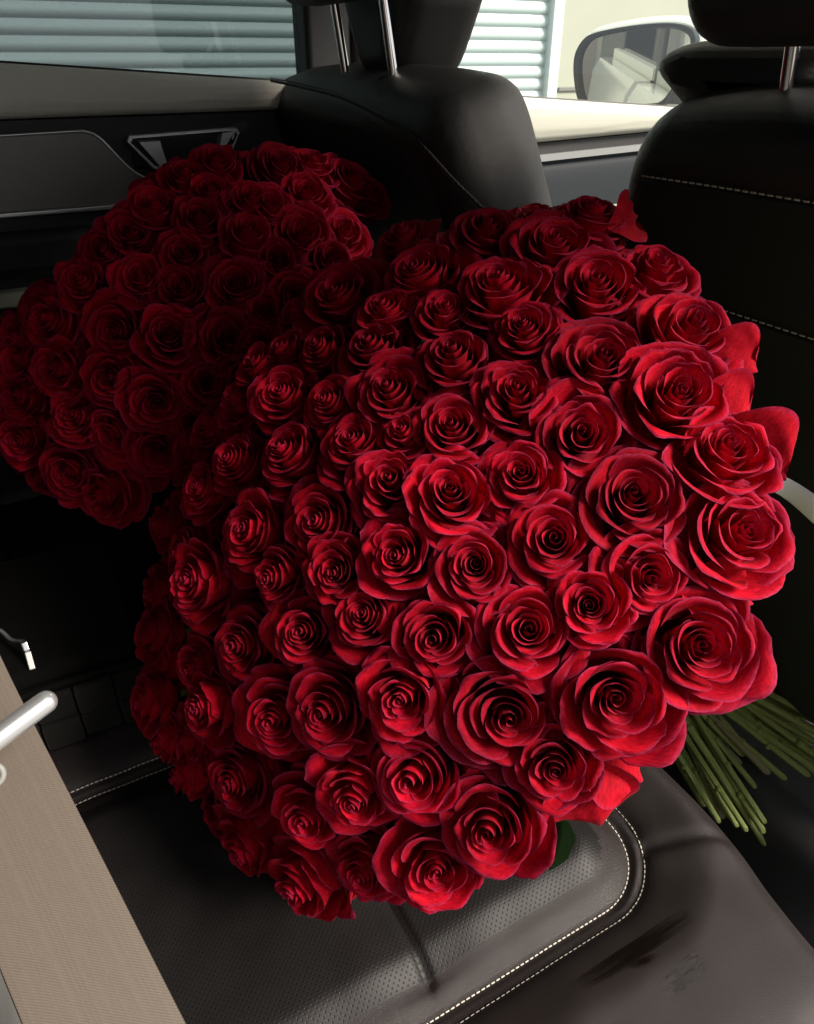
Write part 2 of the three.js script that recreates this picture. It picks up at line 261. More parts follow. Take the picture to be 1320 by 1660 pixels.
function seatMesh(x0, x1, z0, z1, step, keep) {
  const nx = Math.round((x1 - x0) / step), nz = Math.round((z1 - z0) / step), pos = new Float32Array((nx + 1) * (nz + 1) * 3), uv = new Float32Array((nx + 1) * (nz + 1) * 2), idx = [];
  for (let j = 0; j <= nz; j++) for (let i = 0; i <= nx; i++) { const k = j * (nx + 1) + i, x = lerp(x0, x1, i / nx), z = lerp(z0, z1, j / nz); pos.set([x, seatY(x, z), z], k * 3); uv.set([x, z], k * 2); }
  const full = [];
  for (let j = 0; j < nz; j++) for (let i = 0; i < nx; i++) { const a = j * (nx + 1) + i, b = a + 1, c = a + nx + 1, e = c + 1; full.push(a, c, b, b, c, e); if (keep(lerp(x0, x1, (i + .5) / nx), lerp(z0, z1, (j + .5) / nz))) idx.push(a, c, b, b, c, e); }
  const g = new THREE.BufferGeometry(); g.setAttribute('position', new THREE.BufferAttribute(pos, 3)); g.setAttribute('uv', new THREE.BufferAttribute(uv, 2)); g.setIndex(full); g.computeVertexNormals(); g.setIndex(idx); return g;
}
const inPanel = (x, z) => insert(x, z) < -.037;
const P = .0056;
const holeAt = (u, v) => { let m = 9; for (const [a, b] of [[0, 0], [1, 0], [0, 1], [1, 1], [.5, .5]]) m = Math.min(m, Math.hypot(u - a, v - b)); return m * P; };
const holes = dataTex(256, 256, (u, v) => { const h = holeAt((u * 4) % 1, (v * 4) % 1); const k = smooth(h, .0004, .00075); return [.10 + .9 * k, .10 + .9 * k, .10 + .9 * k]; }, false, 1 / (4 * P));
const holesBump = dataTex(256, 256, (u, v) => { const h = holeAt((u * 4) % 1, (v * 4) % 1); return .2 * cells(u, v) * .5 + .8 * smooth(h, .0003, .0011); }, false, 1 / (4 * P));
M.perforated = std([.0085, .0076, .0076], .5, { map: holes, bumpMap: holesBump, bumpScale: .00028, specularIntensity: .5 });
// wear on the side bolster: a dark scuff, a small one and a scratched patch
const wearMap = (gloss) => {
  const c = document.createElement('canvas'); c.width = 1024; c.height = 1024; const g = c.getContext('2d'), r = rng(5);
  g.fillStyle = '#fff'; g.fillRect(0, 0, 1024, 1024);
  const X = (x) => (x - .1) / .45 * 1024, Z = (z) => (z + .30) / .45 * 1024;      // the canvas spans x .10 to .55, z -.30 to .15
  const streak = (x0, z0, x1, z1, w, n, col) => { for (let i = 0; i < n; i++) { const t0 = r() * .5, t1 = t0 + .25 + r() * .4, o = (r() * 2 - 1) * w, a = Math.min(1, t1), bow = Math.pow(Math.sin(((t0 + a) / 2) * Math.PI), .7); g.strokeStyle = col(r()); g.lineWidth = .7 + r() * 1.6; g.beginPath(); g.moveTo(X(lerp(x0, x1, t0)) , Z(lerp(z0, z1, t0) + o * bow)); g.lineTo(X(lerp(x0, x1, a)), Z(lerp(z0, z1, a) + o * bow)); g.stroke(); } };
  streak(.275, -.2115, .405, -.211, .0085, 230, (k) => gloss ? `rgba(90,${92 + k * 40},90,.22)` : `rgba(${95 + k * 50},${72 + k * 38},${72 + k * 38},.20)`);
  streak(.322, -.2005, .350, -.197, .0035, 60, (k) => gloss ? 'rgba(90,110,90,.25)' : `rgba(${100 + k * 30},${78 + k * 20},78,.28)`);
  streak(.333, -.172, .384, -.176, .0090, 130, (k) => gloss ? `rgba(90,${60 + k * 50},90,.40)` : `rgba(${90 + k * 50},${70 + k * 40},${70 + k * 40},.40)`);
  const t = new THREE.CanvasTexture(c); if (!gloss) t.colorSpace = THREE.SRGBColorSpace; t.magFilter = THREE.LinearFilter; t.flipY = false; t.repeat.set(1 / .45, 1 / .45); t.offset.set(-.1 / .45, .30 / .45); return t;
};
const wear = wearMap(false), wearGloss = wearMap(true);
M.bolster = std([.0155, .0118, .0118], .45, { specularIntensity: .62, map: wear, roughnessMap: wearGloss, bumpMap: grain, bumpScale: .00024 });
{
  const t = section('rear_seat', 'brown black leather rear bench with perforated panel and scuffed side bolster');
  part('cushion', seatMesh(-.20, .555, -1.34, -.02, .0045, (x, z) => !inPanel(x, z)), M.bolster, t);
  part('perforated_panel', seatMesh(-.20, .555, -1.34, -.02, .0045, inPanel), M.perforated, t);
  part('cushion_front', box(.42, .535, -1.05, -.79, -1.34, -.06, .03, 4), M.black, t);
  part('backrest', [box(-.16, .0, -.66, .0, -1.34, -.62, .05, 5).translate(-.25, 0, 0).rotateZ(.22), box(-.16, .0, -.66, .0, -.615, -.10, .05, 5).translate(-.25, 0, 0).rotateZ(.22)], M.leather, t);
  // two rows of thread round the padded middle
  const row = (off) => { const p = [], a = IN, o = off, cx = a.x1 - a.r, cz = a.z1 - a.r, fz = a.z0 + a.r; const add = (x, z) => p.push(new THREE.Vector3(x, seatY(x, z) + .0006, z));
    for (let x = -.05; x < cx; x += .012) add(x, a.z1 + o);
    for (let k = 0; k <= 12; k++) { const q = k / 12 * Math.PI / 2; add(cx + (a.r + o) * Math.sin(q), cz + (a.r + o) * Math.cos(q)); }
    for (let z = cz - .012; z > fz; z -= .012) add(a.x1 + o, z);
    for (let k = 0; k <= 12; k++) { const q = k / 12 * Math.PI / 2; add(cx + (a.r + o) * Math.cos(q), fz - (a.r + o) * Math.sin(q)); }
    for (let x = cx - .012; x > -.10; x -= .012) add(x, a.z0 - o);
    return new THREE.CatmullRomCurve3(p); };
  for (const o of [-.0085, .0065]) stuff(part('stitching', stitches(row(o), .0052, .0040, .00075), M.thread, t));
}
// ---------- seat belt ----------
{
  const t = section('seat_belt', 'beige woven seat belt strap with silver tongue hanging across the near corner');
  const Rr = [[0, 0, 0], [-.36, -.02, -.62], [-.22, -.085, -.56], [-.098, -.165, -.466], [-.065, -.20, -.387], [-.041, -.239, -.281], [-.023, -.266, -.202], [-.009, -.290, -.141], [.004, -.315, -.09], [.03, -.40, -.03], [.03, -.60, -.03]].map(V);
  const c = new THREE.CatmullRomCurve3(Rr.slice(1)), n = 110, w = .043, pos = [], uv = [], idx = [];
  for (let i = 0; i <= n; i++) {
    const u = i / n, p = c.getPointAt(u), tg = c.getTangentAt(u), view = p.clone().normalize(), side = new THREE.Vector3().crossVectors(tg, view).normalize(); if (side.x > 0) side.negate();
    const nn = new THREE.Vector3().crossVectors(side, tg).normalize();
    for (const [k, h] of [[0, 0], [.015, .0006], [.2, .0008], [.5, .0009], [.8, .0008], [.985, .0006], [1, 0], [.985, -.0006], [.5, -.0006], [.015, -.0006]]) { const q = p.clone().addScaledVector(side, k * w).addScaledVector(nn, -h * Math.sign(nn.dot(view))); pos.push(q.x, q.y, q.z); uv.push(Math.min(.97, Math.max(.03, k)) * w / .018, u * c.getLength() / .018); }
  }
  const m = 10; for (let i = 0; i < n; i++) for (let k = 0; k < m; k++) { const a = i * m + k, b = i * m + (k + 1) % m; idx.push(a, b, a + m, b, b + m, a + m); }
  const g = new THREE.BufferGeometry(); g.setAttribute('position', new THREE.Float32BufferAttribute(pos, 3)); g.setAttribute('uv', new THREE.Float32BufferAttribute(uv, 2)); g.setIndex(idx); g.computeVertexNormals();
  const fabric = std([.098, .078, .061], .75, { bumpMap: weave, bumpScale: .00022, map: dataTex(256, 256, (u, v, i, j) => { const k = .76 + .20 * Math.abs(Math.sin((i + j) % 16 / 16 * Math.PI)) + .10 * tile(u, v * .04, 16, 5) + .06 * tile(u, v, 50, 5); return [k, k, k]; }), sheen: .3, side: THREE.DoubleSide });
  part('webbing', g, fabric, t);
  const tg = part('tongue', [rod([-.10, -.2175, -.207], [-.027, -.2005, -.2310], .0042, 20), new THREE.SphereGeometry(.0042, 20, 14).translate(-.027, -.2005, -.2310)], M.satin, t);
  part('stop_button', new THREE.TorusGeometry(.0038, .0012, 10, 28).rotateX(-.6).rotateY(.1).translate(-.0515, -.2255, -.2300), M.grey, t);
}
part('pillar_trim', [box(-.17, -.085, -.62, -.345, -.30, -.19, .03, 5)], M.grey, CAR).userData.label = 'grey plastic trim left of the belt';
// ---------- bag ----------
{
  const t = thing('handbag', 'black leather bag with a zip on the middle seat behind the belt', 'bag', [0, 0, 0]);
  const hide = std([.007, .0066, .0055], .5, { bumpMap: grain, bumpScale: .0006, specularIntensity: .5 }); const tuft = std([.012, .011, .009], .55, { bumpMap: grain, bumpScale: .0005 });
  part('body', [box(-.24, .03, -.675, -.60, -.98, -.70, .025, 5).rotateY(.0), box(-.24, .025, -.60, -.575, -.97, -.715, .02, 5)], hide, t);
  // woven front of wide leather bands
  const bands = []; for (let i = 0; i < 6; i++) for (let j = 0; j < 2; j++) { const x = -.22 + i * .042, y = -.672 + j * .038; bands.push([x, y, (i + j) % 2]); }
  for (const [x, y, k] of bands) part('leather_band', box(x, x + .040, y, y + .036, -.703, -.693 + k * .004, .004, 3), tuft, t);
  part('piping', tube([[-.24, -.606, -.712], [-.12, -.5965, -.706], [-.03, -.592, -.703], [.03, -.598, -.705]], .0035, 30), hide, t);
  part('zip', tube([[-.2, -.545, -.80], [-.115, -.556, -.79], [-.10, -.560, -.766], [-0.086, -0.548, -0.74]],   .0022, 40), M.satin, t);
  const strap = (p, q, w, h) => { const A = V(p), B = V(q), g = new RoundedBoxGeometry(w, A.distanceTo(B), h, 3, h * .45), y = B.clone().sub(A).normalize(), zz = A.clone().negate(); zz.addScaledVector(y, -zz.dot(y)).normalize(); g.applyMatrix4(new THREE.Matrix4().makeBasis(new THREE.Vector3().crossVectors(y, zz), y, zz)); const m = A.add(B).multiplyScalar(.5); g.translate(m.x, m.y, m.z); return g; };
  part('zip_slider', strap([-0.086, -0.548, -0.74], [-0.085, -0.558, -0.733], .008, .005), M.chrome, t); part('zip_puller', strap([-0.085, -0.558, -0.733], [-0.085, -0.575, -0.721], .0070, .0026), M.puller, t);
}
// ---------- roses ----------
function petalGeo(o, nu = 18, nv = 11) {
  // o: phi, w, R, H, yb, flare, drop, spiral, tip, roll, wave, seed, sq
  const rows = [0, .14, .28, .42, .55, .66, .76, .85, .92, .97, 1];
  const pos = [], uv = [], col = [], idx = [];
  const r0 = .07, P1r = o.R * lerp(.8, .72, o.flare), P1y = o.yb + .12, P2r = o.R * lerp(.97, .66, o.flare), P2y = o.H + lerp(-.22, .05, o.flare), P3r = o.R, P3y = o.H - o.drop;
  for (let j = 0; j < rows.length; j++) for (let i = 0; i <= nu; i++) {
    const u = i / nu * 2 - 1, v = rows[j], au = Math.abs(u);
    const lim = 1 - .34 * Math.pow(au, 3.4) + o.tip * Math.exp(-u * u / .045) - o.tip * .4;
    const t = v * lim, s = 1 - t;
    let r = s * s * s * r0 + 3 * s * s * t * P1r + 3 * s * t * t * P2r + t * t * t * P3r;
    let y = s * s * s * o.yb + 3 * s * s * t * P1y + 3 * s * t * t * P2y + t * t * t * P3y;
    const wid = o.w * (.35 + .65 * Math.pow(Math.sin(Math.min(1, v * 1.15) * Math.PI / 2), .8));
    let a = o.phi + u * wid;
    r *= 1 + o.spiral * u * (.3 + .7 * v);
    // petals are flatter than a circle: pull the middle in, so that outlines turn polygonal
    r *= 1 - o.sq * v * (1 - u * u) + o.sq * .4 * v;
    const n1 = noise.noise(o.seed + u * 1.3, v * 1.4, o.seed * .7), n2 = noise.noise(o.seed * 1.7 + u * 3.4, v * 2.6, 5.1 + o.seed), n3 = noise.noise(o.seed * 2.3 + u * 8, v * 3, 9.1);
    const e = v * v * v;
    r += (n1 * .075 + n2 * .035 + n3 * .010 * e) * v * (0.35 + .9 * o.R) * o.wave;
    y += (n1 * .07 * v + n2 * .055 * e + n3 * .03 * e * e) * (0.3 + .8 * o.R) * o.wave;
    // sides roll back
    const rl = o.roll * au * au * e;
    y -= rl; r -= rl * .35;
    pos.push(r * Math.cos(a) + (o.cx ?? 0), y, -r * Math.sin(a) + (o.cz ?? 0));
    uv.push(i / nu * .5 * o.w + o.seed * .137, v * .8);
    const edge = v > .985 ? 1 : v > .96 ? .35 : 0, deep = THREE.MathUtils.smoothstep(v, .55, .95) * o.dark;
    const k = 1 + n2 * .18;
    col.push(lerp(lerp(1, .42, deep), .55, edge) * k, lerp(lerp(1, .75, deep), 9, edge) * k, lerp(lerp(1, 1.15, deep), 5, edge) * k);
  }
  for (let j = 0; j + 1 < rows.length; j++) for (let i = 0; i < nu; i++) {
    const a = j * (nu + 1) + i, b = a + 1, c = a + nu + 1, d = c + 1;
    idx.push(a, b, d, a, d, c);
  }
  const g = new THREE.BufferGeometry();
  g.setAttribute('position', new THREE.Float32BufferAttribute(pos, 3));
  g.setAttribute('uv', new THREE.Float32BufferAttribute(uv, 2));
  g.setAttribute('color', new THREE.Float32BufferAttribute(col, 3));
  g.setIndex(idx); g.computeVertexNormals();
  return g;
}
// open: 0 a half-open cup, 1 a wide flower
function rosePetals(seed, open) {
  const rnd = rng(seed * 977 + 13), inner = [], outer = [];
  const n = 18 + Math.floor(rnd() * 4), ga = 2.3999, lx = (rnd() - .5) * .22, lz = (rnd() - .5) * .22, dome = lerp(.62, .46, open), ruffle = .65 + rnd() * rnd() * 1.1;
  const H = (R) => dome - lerp(.30, .42, open) * Math.pow(R, 2.1);
  let phi = rnd() * 6.28;
  for (let i = 0; i < n; i++) {
    const t = i / (n - 1);
    const R = .045 + lerp(.86, .93, open) * Math.pow(t, lerp(1.34, 1.12, open)) * (1 + (rnd() - .5) * .10);
    phi += ga + (rnd() - .5) * .55;
    const f = THREE.MathUtils.smoothstep(t, -.15, lerp(.62, .40, open));
    inner.push({
      phi, R, w: t < .12 ? 2.9 : lerp(1.8, 1.02, Math.min(1, t * 1.3)) + rnd() * .25,
      H: H(R) + (rnd() - .5) * .07, yb: -.75, flare: f, drop: lerp(-.03, .10, t) * (.3 + .7 * open), spiral: t < .12 ? .55 : .10 + .10 * (1 - t),
      tip: t > .35 && rnd() < .55 ? .04 + rnd() * .09 : .01, roll: t * t * .16 * rnd(), wave: (.7 + rnd() * .8) * ruffle, seed: seed * 31.7 + i * 3.31, sq: t * .22 * rnd(), dark: .2 + .5 * rnd(), cx: lx * (1 - t), cz: lz * (1 - t),
    });
  }
  const m = 5 + Math.floor(rnd() * 2);
  for (let i = 0; i < m; i++) {
    phi += ga + (rnd() - .5) * .4;
    const R = lerp(.95, 1.02, open) + rnd() * .17;
    outer.push({ phi, R, w: 1.0 + rnd() * .3, H: H(.98) - .02 - rnd() * .14, yb: -.78, flare: .85, drop: .02 + rnd() * .24 * open, spiral: .05, tip: rnd() < .5 ? .05 + rnd() * .1 : .01, roll: .08 + rnd() * .26, wave: 1.0 + rnd() * .6, seed: seed * 17.3 + i * 5.77 + 400, sq: .12 * rnd(), dark: .4 + .5 * rnd() });
  }
  return { inner, outer };
}
// ---------- bouquets ----------
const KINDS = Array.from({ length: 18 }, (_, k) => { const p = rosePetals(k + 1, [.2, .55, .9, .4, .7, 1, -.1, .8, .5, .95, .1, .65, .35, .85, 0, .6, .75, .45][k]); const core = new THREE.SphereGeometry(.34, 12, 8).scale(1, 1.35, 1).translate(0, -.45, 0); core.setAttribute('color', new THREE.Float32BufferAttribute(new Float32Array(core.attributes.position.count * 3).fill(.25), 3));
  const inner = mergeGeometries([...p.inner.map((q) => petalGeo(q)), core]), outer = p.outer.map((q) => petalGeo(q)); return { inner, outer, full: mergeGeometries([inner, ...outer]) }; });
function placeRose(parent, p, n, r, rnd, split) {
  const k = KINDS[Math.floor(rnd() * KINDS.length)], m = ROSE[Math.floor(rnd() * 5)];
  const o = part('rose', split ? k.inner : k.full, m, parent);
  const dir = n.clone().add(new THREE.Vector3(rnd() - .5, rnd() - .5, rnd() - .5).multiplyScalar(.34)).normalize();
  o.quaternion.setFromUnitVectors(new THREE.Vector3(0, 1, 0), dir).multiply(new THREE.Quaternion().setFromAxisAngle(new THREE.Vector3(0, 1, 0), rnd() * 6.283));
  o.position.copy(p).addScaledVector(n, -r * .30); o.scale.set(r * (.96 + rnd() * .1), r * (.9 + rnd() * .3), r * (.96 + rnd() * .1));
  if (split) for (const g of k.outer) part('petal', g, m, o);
  return o;
}
// list: x, y, z, radius of each rose in millimetres; the cap between them is filled up at random
function bouquet(label, list, centre, R, axis, limit, o) {
  const t = thing('rose_bouquet', label, 'rose bouquet', centre), c = V(centre), ax = V(axis).normalize(), rnd = rng(o.seed), all = [];
  for (const [x, y, z, r] of list) all.push({ p: new THREE.Vector3(x, y, z).multiplyScalar(.001).sub(c), r: r * .001 * o.grow, given: true });
  for (let k = 0; k < 6000 && all.length < o.most; k++) {
    const v = new THREE.Vector3(rnd() * 2 - 1, rnd() * 2 - 1, rnd() * 2 - 1); if (v.length() > 1) continue; v.normalize(); if (v.dot(ax) < Math.cos(limit)) continue;
    const p = v.clone().multiplyScalar(R * (o.sink ?? .96)), r = o.r * (.9 + .25 * rnd()); const w = p.clone().add(c); if (o.avoid && o.avoid(w)) continue;
    if (all.every((q) => q.p.distanceTo(p) > (q.r + r) * .80)) all.push({ p, r });
  }
  const order = all.filter((q) => q.given).sort((a, b) => b.r - a.r).slice(0, o.split ?? 0);
  for (const q of all) { q.n = q.p.clone().normalize().lerp(ax, .12).normalize().lerp(V([.1, .5, .86]), .2).normalize(); placeRose(t, q.p, q.n, q.r, rnd, order.includes(q)); }
  // stems: from each rose to the tie and, for some, on to the cut end
  const W = V(o.tie).sub(c); let e = 0;
  for (const q of all) {
    const j = () => (rnd() - .5), w = W.clone().add(new THREE.Vector3(j(), j(), j()).multiplyScalar(.06)), a = q.p.clone().addScaledVector(q.n, -q.r * .9);
    const pts = [a, a.clone().addScaledVector(q.n, -.05), w]; const end = o.ends?.[e % o.ends.length]; const mat = [M.stem, M.stemB, M.stem, M.stemC][Math.floor(rnd() * 4)];
    if (end && e < o.tails) { const f = V(end).add(new THREE.Vector3(.025, .045, -.005)).sub(c).add(new THREE.Vector3(j(), j(), j()).multiplyScalar(e < o.ends.length ? .006 : .06)); pts.push(w.clone().lerp(f, .5).add(new THREE.Vector3(j(), j(), j()).multiplyScalar(.014)), f); } e++;
    const cv = new THREE.CatmullRomCurve3(pts), rr = .0036 + rnd() * .0017, gs = [new THREE.TubeGeometry(cv, pts.length > 3 ? 30 : 10, rr, 8)];
    if (pts.length > 3) { for (let k = 0; k < 5; k++) { const u = .55 + k * .09 + rnd() * .05; const g = new THREE.SphereGeometry(rr * 1.28, 8, 6); const d = cv.getPointAt(Math.min(.99, u)); g.translate(d.x + j() * .003, d.y + j() * .003, d.z + j() * .003); gs.push(g); } gs.push(new THREE.SphereGeometry(rr, 8, 6).scale(1, .6, 1).translate(pts.at(-1).x, pts.at(-1).y, pts.at(-1).z)); }
    part('stem', gs, mat, t);
  }
  for (const [p, dir, len, wid, m] of o.leaves ?? []) {
    const g = new THREE.PlaneGeometry(1, 1, 6, 12), a = g.attributes.position;
    for (let i = 0; i < a.count; i++) { const u = a.getX(i) * 2, v = a.getY(i) + .5; const ww = Math.pow(Math.sin(Math.PI * Math.pow(v, .75)), .8) * (1 + .06 * Math.sin(v * 60)); a.setXYZ(i, u * .5 * wid * ww, v * len, -.06 * len * v * v + Math.abs(u) * wid * .18 * ww); }
    g.computeVertexNormals(); const l = part('leaf', g, m ?? M.leaf, t); l.position.copy(V(p).sub(c)); l.quaternion.setFromUnitVectors(new THREE.Vector3(0, 1, 0), V(dir).normalize());
  }
  for (const [p, dir, out, l0, w0] of o.petals ?? []) {
    const len = l0 * .92, wid = w0 * .9;
    const g = new THREE.PlaneGeometry(1, 1, 18, 18), a = g.attributes.position, col = [], sd = len * 900;
    for (let i = 0; i < a.count; i++) { const u = a.getX(i) * 2, v = a.getY(i) + .5, ww = v < .62 ? .32 + .68 * Math.sin(v / .62 * Math.PI / 2) : Math.sqrt(Math.max(.02, 1 - Math.pow((v - .62) / .40, 2))), top = v * (1 - .12 * u * u) + .06 * v * v * Math.exp(-u * u / .05), nn = noise.noise(u * 1.5 + sd, v * 1.7, sd); a.setXYZ(i, u * .5 * wid * ww, top * len, len * (.16 * u * u * (1 - v * .4) - .30 * v * v * v + (.15 * nn + .05 * noise.noise(u * 4 + sd, v * 4, 3)) * v - .10 * Math.pow(Math.max(0, v - .7) / .3, 2) * Math.abs(u))); const e = Math.abs(u) > .95 || v > .96; col.push(e ? .7 : .85, e ? 5 : 1, e ? 3.5 : 1); }
    g.setAttribute('color', new THREE.Float32BufferAttribute(col, 3)); for (let i = 0; i < a.count; i++) g.attributes.uv.setXY(i, g.attributes.uv.getX(i) * .5 + sd % 1, g.attributes.uv.getY(i) * .8); g.computeVertexNormals();
    const l = part('petal', g, ROSE[1], t), y = V(dir).normalize(), z = V(out); z.addScaledVector(y, -z.dot(y)).normalize(); const x = new THREE.Vector3().crossVectors(y, z); l.position.copy(V(p).sub(c)); l.quaternion.setFromRotationMatrix(new THREE.Matrix4().makeBasis(x, y, z));
  }
  return t;
}
const FRONT = [[404, -158, -350, 49], [341, -172, -364, 43], [369, -188, -317, 39], [309, -207, -331, 43], [377, -218, -273, 38], [318, -237, -283, 41], [363, -252, -242, 42], [264, -260, -300, 35], [308, -272, -254, 33], [272, -290, -263, 31], [322, -309, -214, 43], [269, -339, -225, 41], [234, -308, -279, 38], [219, -283, -322, 31], [190, -322, -316, 39], [164, -364, -312, 39], [209, -356, -265, 47], [229, -382, -231, 33], [160, -415, -284, 45], [193, -433, -238, 41], [159, -478, -259, 40], [125, -445, -317, 36], [123, -396, -352, 38], [156, -329, -360, 29], [122, -356, -394, 34], [186, -286, -363, 32], [154, -286, -429, 38], [224, -250, -361, 35], [264, -232, -338, 32], [245, -215, -392, 36], [286, -194, -377, 33], [198, -252, -398, 34], [193, -237, -444, 35], [267, -183, -431, 37], [226, -206, -449, 34], [157, -260, -494, 36], [115, -319, -485, 39], [120, -330, -438, 26], [78, -379, -522, 41], [194, -222, -494, 27], [315, -162, -415, 27], [322, -146, -454, 41], [379, -137, -415, 43], [424, -130, -402, 37], [381, -120, -472, 39], [429, -106, -490, 36], [358, -119, -533, 40], [298, -145, -534, 42], [283, -161, -477, 27], [322, -135, -618, 35], [251, -172, -603, 44], [233, -189, -497, 37], [210, -201, -546, 29], [172, -236, -549, 35], [86, -395, -445, 34], [93, -427, -390, 41], [58, -468, -466, 37], [96, -495, -346, 36], [121, -515, -299, 33], [91, -572, -344, 42], [60, -600, -421, 41], [58, -524, -430, 41], [55, -452, -503, 31], [37, -538, -619, 37], [72, -390, -589, 35], [152, -308, -395, 28], [103, -327, -591, 31], [127, -289, -560, 31], [151, -264, -619, 35], [195, -216, -603, 33], [49, -477, -664, 39], [11, -552, -589, 35], [19, -586, -561, 38], [31, -617, -535, 38], [35, -509, -637, 37], [40, -547, -516, 32], [77, -421, -700, 37], [121, -354, -732, 37], [131, -298, -652, 33], [256, -170, -521, 29], [226, -197, -642, 33], [176, -235, -613, 31], [217, -225, -418, 25], [48, -652, -499, 36], [538, -214, -828, 27], [134, -511, -342, 29], [78, -594, -487, 29], [100, -419, -503, 24], [643, -185, -741, 24], [385, -186, -746, 23], [81, -472, -551, 28], [115, -541, -756, 27], [168, -291, -551, 29], [173, -361, -369, 28], [75, -615, -615, 25], [230, -230, -522, 30], [96, -483, -440, 27], [226, -310, -347, 25], [103, -501, -411, 26], [267, -238, -727, 28], [125, -661, -756, 26], [598, -237, -843, 24], [624, -217, -808, 29], [303, -210, -411, 28], [462, -162, -732, 28], [322, -169, -575, 26], [297, -186, -621, 29], [139, -334, -519, 27], [109, -657, -723, 27], [232, -267, -728, 26], [114, -456, -721, 30], [761, -240, -724, 26], [113, -384, -614, 25], [253, -301, -325, 24], [629, -302, -897, 26], [186, -305, -707, 29], [171, -324, -423, 25], [602, -157, -700, 28], [78, -541, -646, 28], [495, -203, -812, 24], [121, -613, -363, 29], [106, -422, -660, 26], [510, -126, -566, 27], [79, -656, -549, 28], [175, -292, -640, 25], [450, -134, -508, 27], [610, -265, -870, 29], [371, -154, -627, 24], [154, -505, -312, 24], [84, -667, -519, 24], [230, -247, -679, 28], [103, -449, -683, 29], [250, -241, -424, 26], [100, -664, -437, 24], [543, -132, -630, 28], [128, -404, -711, 29], [93, -428, -555, 24], [702, -206, -730, 26], [138, -368, -689, 29], [250, -380, -262, 25], [155, -331, -454, 27], [98, -489, -698, 24], [397, -167, -710, 28], [546, -141, -672, 24], [225, -263, -422, 23], [205, -360, -324, 24], [661, -229, -805, 25], [598, -175, -746, 30], [751, -222, -700, 24], [268, -246, -384, 27], [73, -614, -542, 25], [152, -320, -632, 25], [306, -194, -678, 27], [71, -557, -599, 27], [77, -533, -494, 26], [102, -600, -401, 23], [569, -149, -694, 25], [89, -636, -673, 29], [71, -556, -540, 24], [83, -545, -461, 27], [270, -198, -543, 26], [171, -390, -346, 25], [633, -199, -775, 24], [443, -138, -639, 24], [339, -217, -771, 24], [101, -615, -721, 24], [398, -142, -590, 26], [666, -261, -842, 29], [177, -293, -478, 29], [672, -179, -700, 27], [96, -537, -711, 29], [278, -207, -463, 25], [191, -316, -395, 26], [422, -136, -536, 27], [731, -227, -739, 25], [83, -570, -669, 29], [312, -275, -300, 24], [142, -394, -395, 25], [513, -141, -677, 24], [86, -467, -628, 27], [210, -246, -579, 27], [599, -193, -781, 27], [712, -246, -791, 24], [116, -649, -386, 29], [450, -144, -455, 26], [206, -271, -682, 24], [105, -451, -438, 27], [83, -651, -628, 24], [338, -165, -508, 28], [116, -385, -491, 26], [440, -145, -672, 29], [133, -347, -615, 30], [124, -372, -645, 28], [204, -257, -629, 24], [98, -546, -411, 27], [521, -152, -713, 28], [108, -496, -728, 25], [473, -181, -774, 28], [465, -131, -608, 24], [275, -326, -280, 26], [544, -244, -863, 24], [216, -295, -381, 25], [137, -363, -451, 28], [442, -168, -389, 25], [132, -475, -358, 26], [191, -266, -534, 24], [306, -196, -443, 25], [377, -181, -400, 27], [114, -375, -570, 27], [548, -174, -761, 29], [87, -509, -459, 25], [710, -193, -687, 27], [715, -267, -816, 24], [453, -130, -554, 29], [160, -422, -340, 24]];
const BACK = [[224, -214, -816, 41], [313, -172, -849, 43], [161, -214, -834, 42], [136, -260, -815, 40], [194, -262, -793, 41], [127, -161, -903, 34], [224, -127, -903, 38], [205, -152, -876, 35], [247, -170, -849, 35], [175, -182, -855, 37], [125, -203, -860, 32], [68, -210, -898, 34], [88, -251, -848, 41], [321, -111, -928, 40], [424, -133, -948, 46], [338, -135, -895, 40], [265, -138, -883, 36], [246, -103, -938, 36], [160, -141, -910, 35], [374, -178, -860, 40], [368, -111, -946, 37], [206, -115, -927, 36], [72, -300, -833, 39], [105, -325, -803, 39], [25, -351, -855, 38], [57, -365, -823, 40], [-18, -299, -931, 34], [20, -300, -880, 38], [-39, -391, -926, 40], [161, -307, -784, 37], [32, -447, -839, 51], [273, -195, -826, 38], [3, -424, -867, 40], [145, -353, -777, 38], [97, -381, -795, 38], [-31, -441, -913, 36], [24, -252, -908, 35], [444, -149, -939, 35], [-26, -339, -921, 35], [288, -144, -876, 34], [282, -231, -800, 42], [244, -239, -797, 37], [18, -244, -923, 35], [-16, -276, -945, 34], [-49, -314, -982, 36], [-68, -371, -995, 39], [342, -202, -828, 35], [95, -179, -907, 33], [228, -274, -781, 37], [207, -304, -772, 37], [439, -144, -1010, 34], [491, -166, -1063, 29], [-60, -395, -1058, 34], [445, -131, -1142, 32], [-48, -364, -1199, 30], [-54, -430, -1026, 33], [266, -108, -985, 30], [-59, -362, -1092, 36], [505, -176, -1138, 35], [-59, -466, -1064, 35], [-39, -309, -1049, 32], [4, -371, -913, 30], [-35, -406, -971, 32], [-58, -360, -1144, 30], [388, -167, -919, 32], [372, -111, -1020, 30], [-61, -405, -1158, 30], [431, -128, -1052, 34], [-64, -448, -1114, 34], [470, -146, -1091, 32], [307, -113, -977, 31], [215, -199, -863, 30], [-37, -449, -979, 30], [421, -129, -1195, 32], [-20, -288, -1009, 31], [190, -347, -791, 31], [21, -247, -968, 31], [174, -135, -961, 34], [-65, -406, -1105, 30], [66, -283, -883, 34], [476, -155, -1163, 31], [-51, -356, -1043, 29], [85, -416, -829, 32], [466, -171, -988, 31], [511, -180, -1093, 30], [17, -463, -894, 29], [213, -121, -970, 29], [112, -216, -897, 29], [-27, -362, -968, 31]];
const backC = [.274, -.423, -1.111];
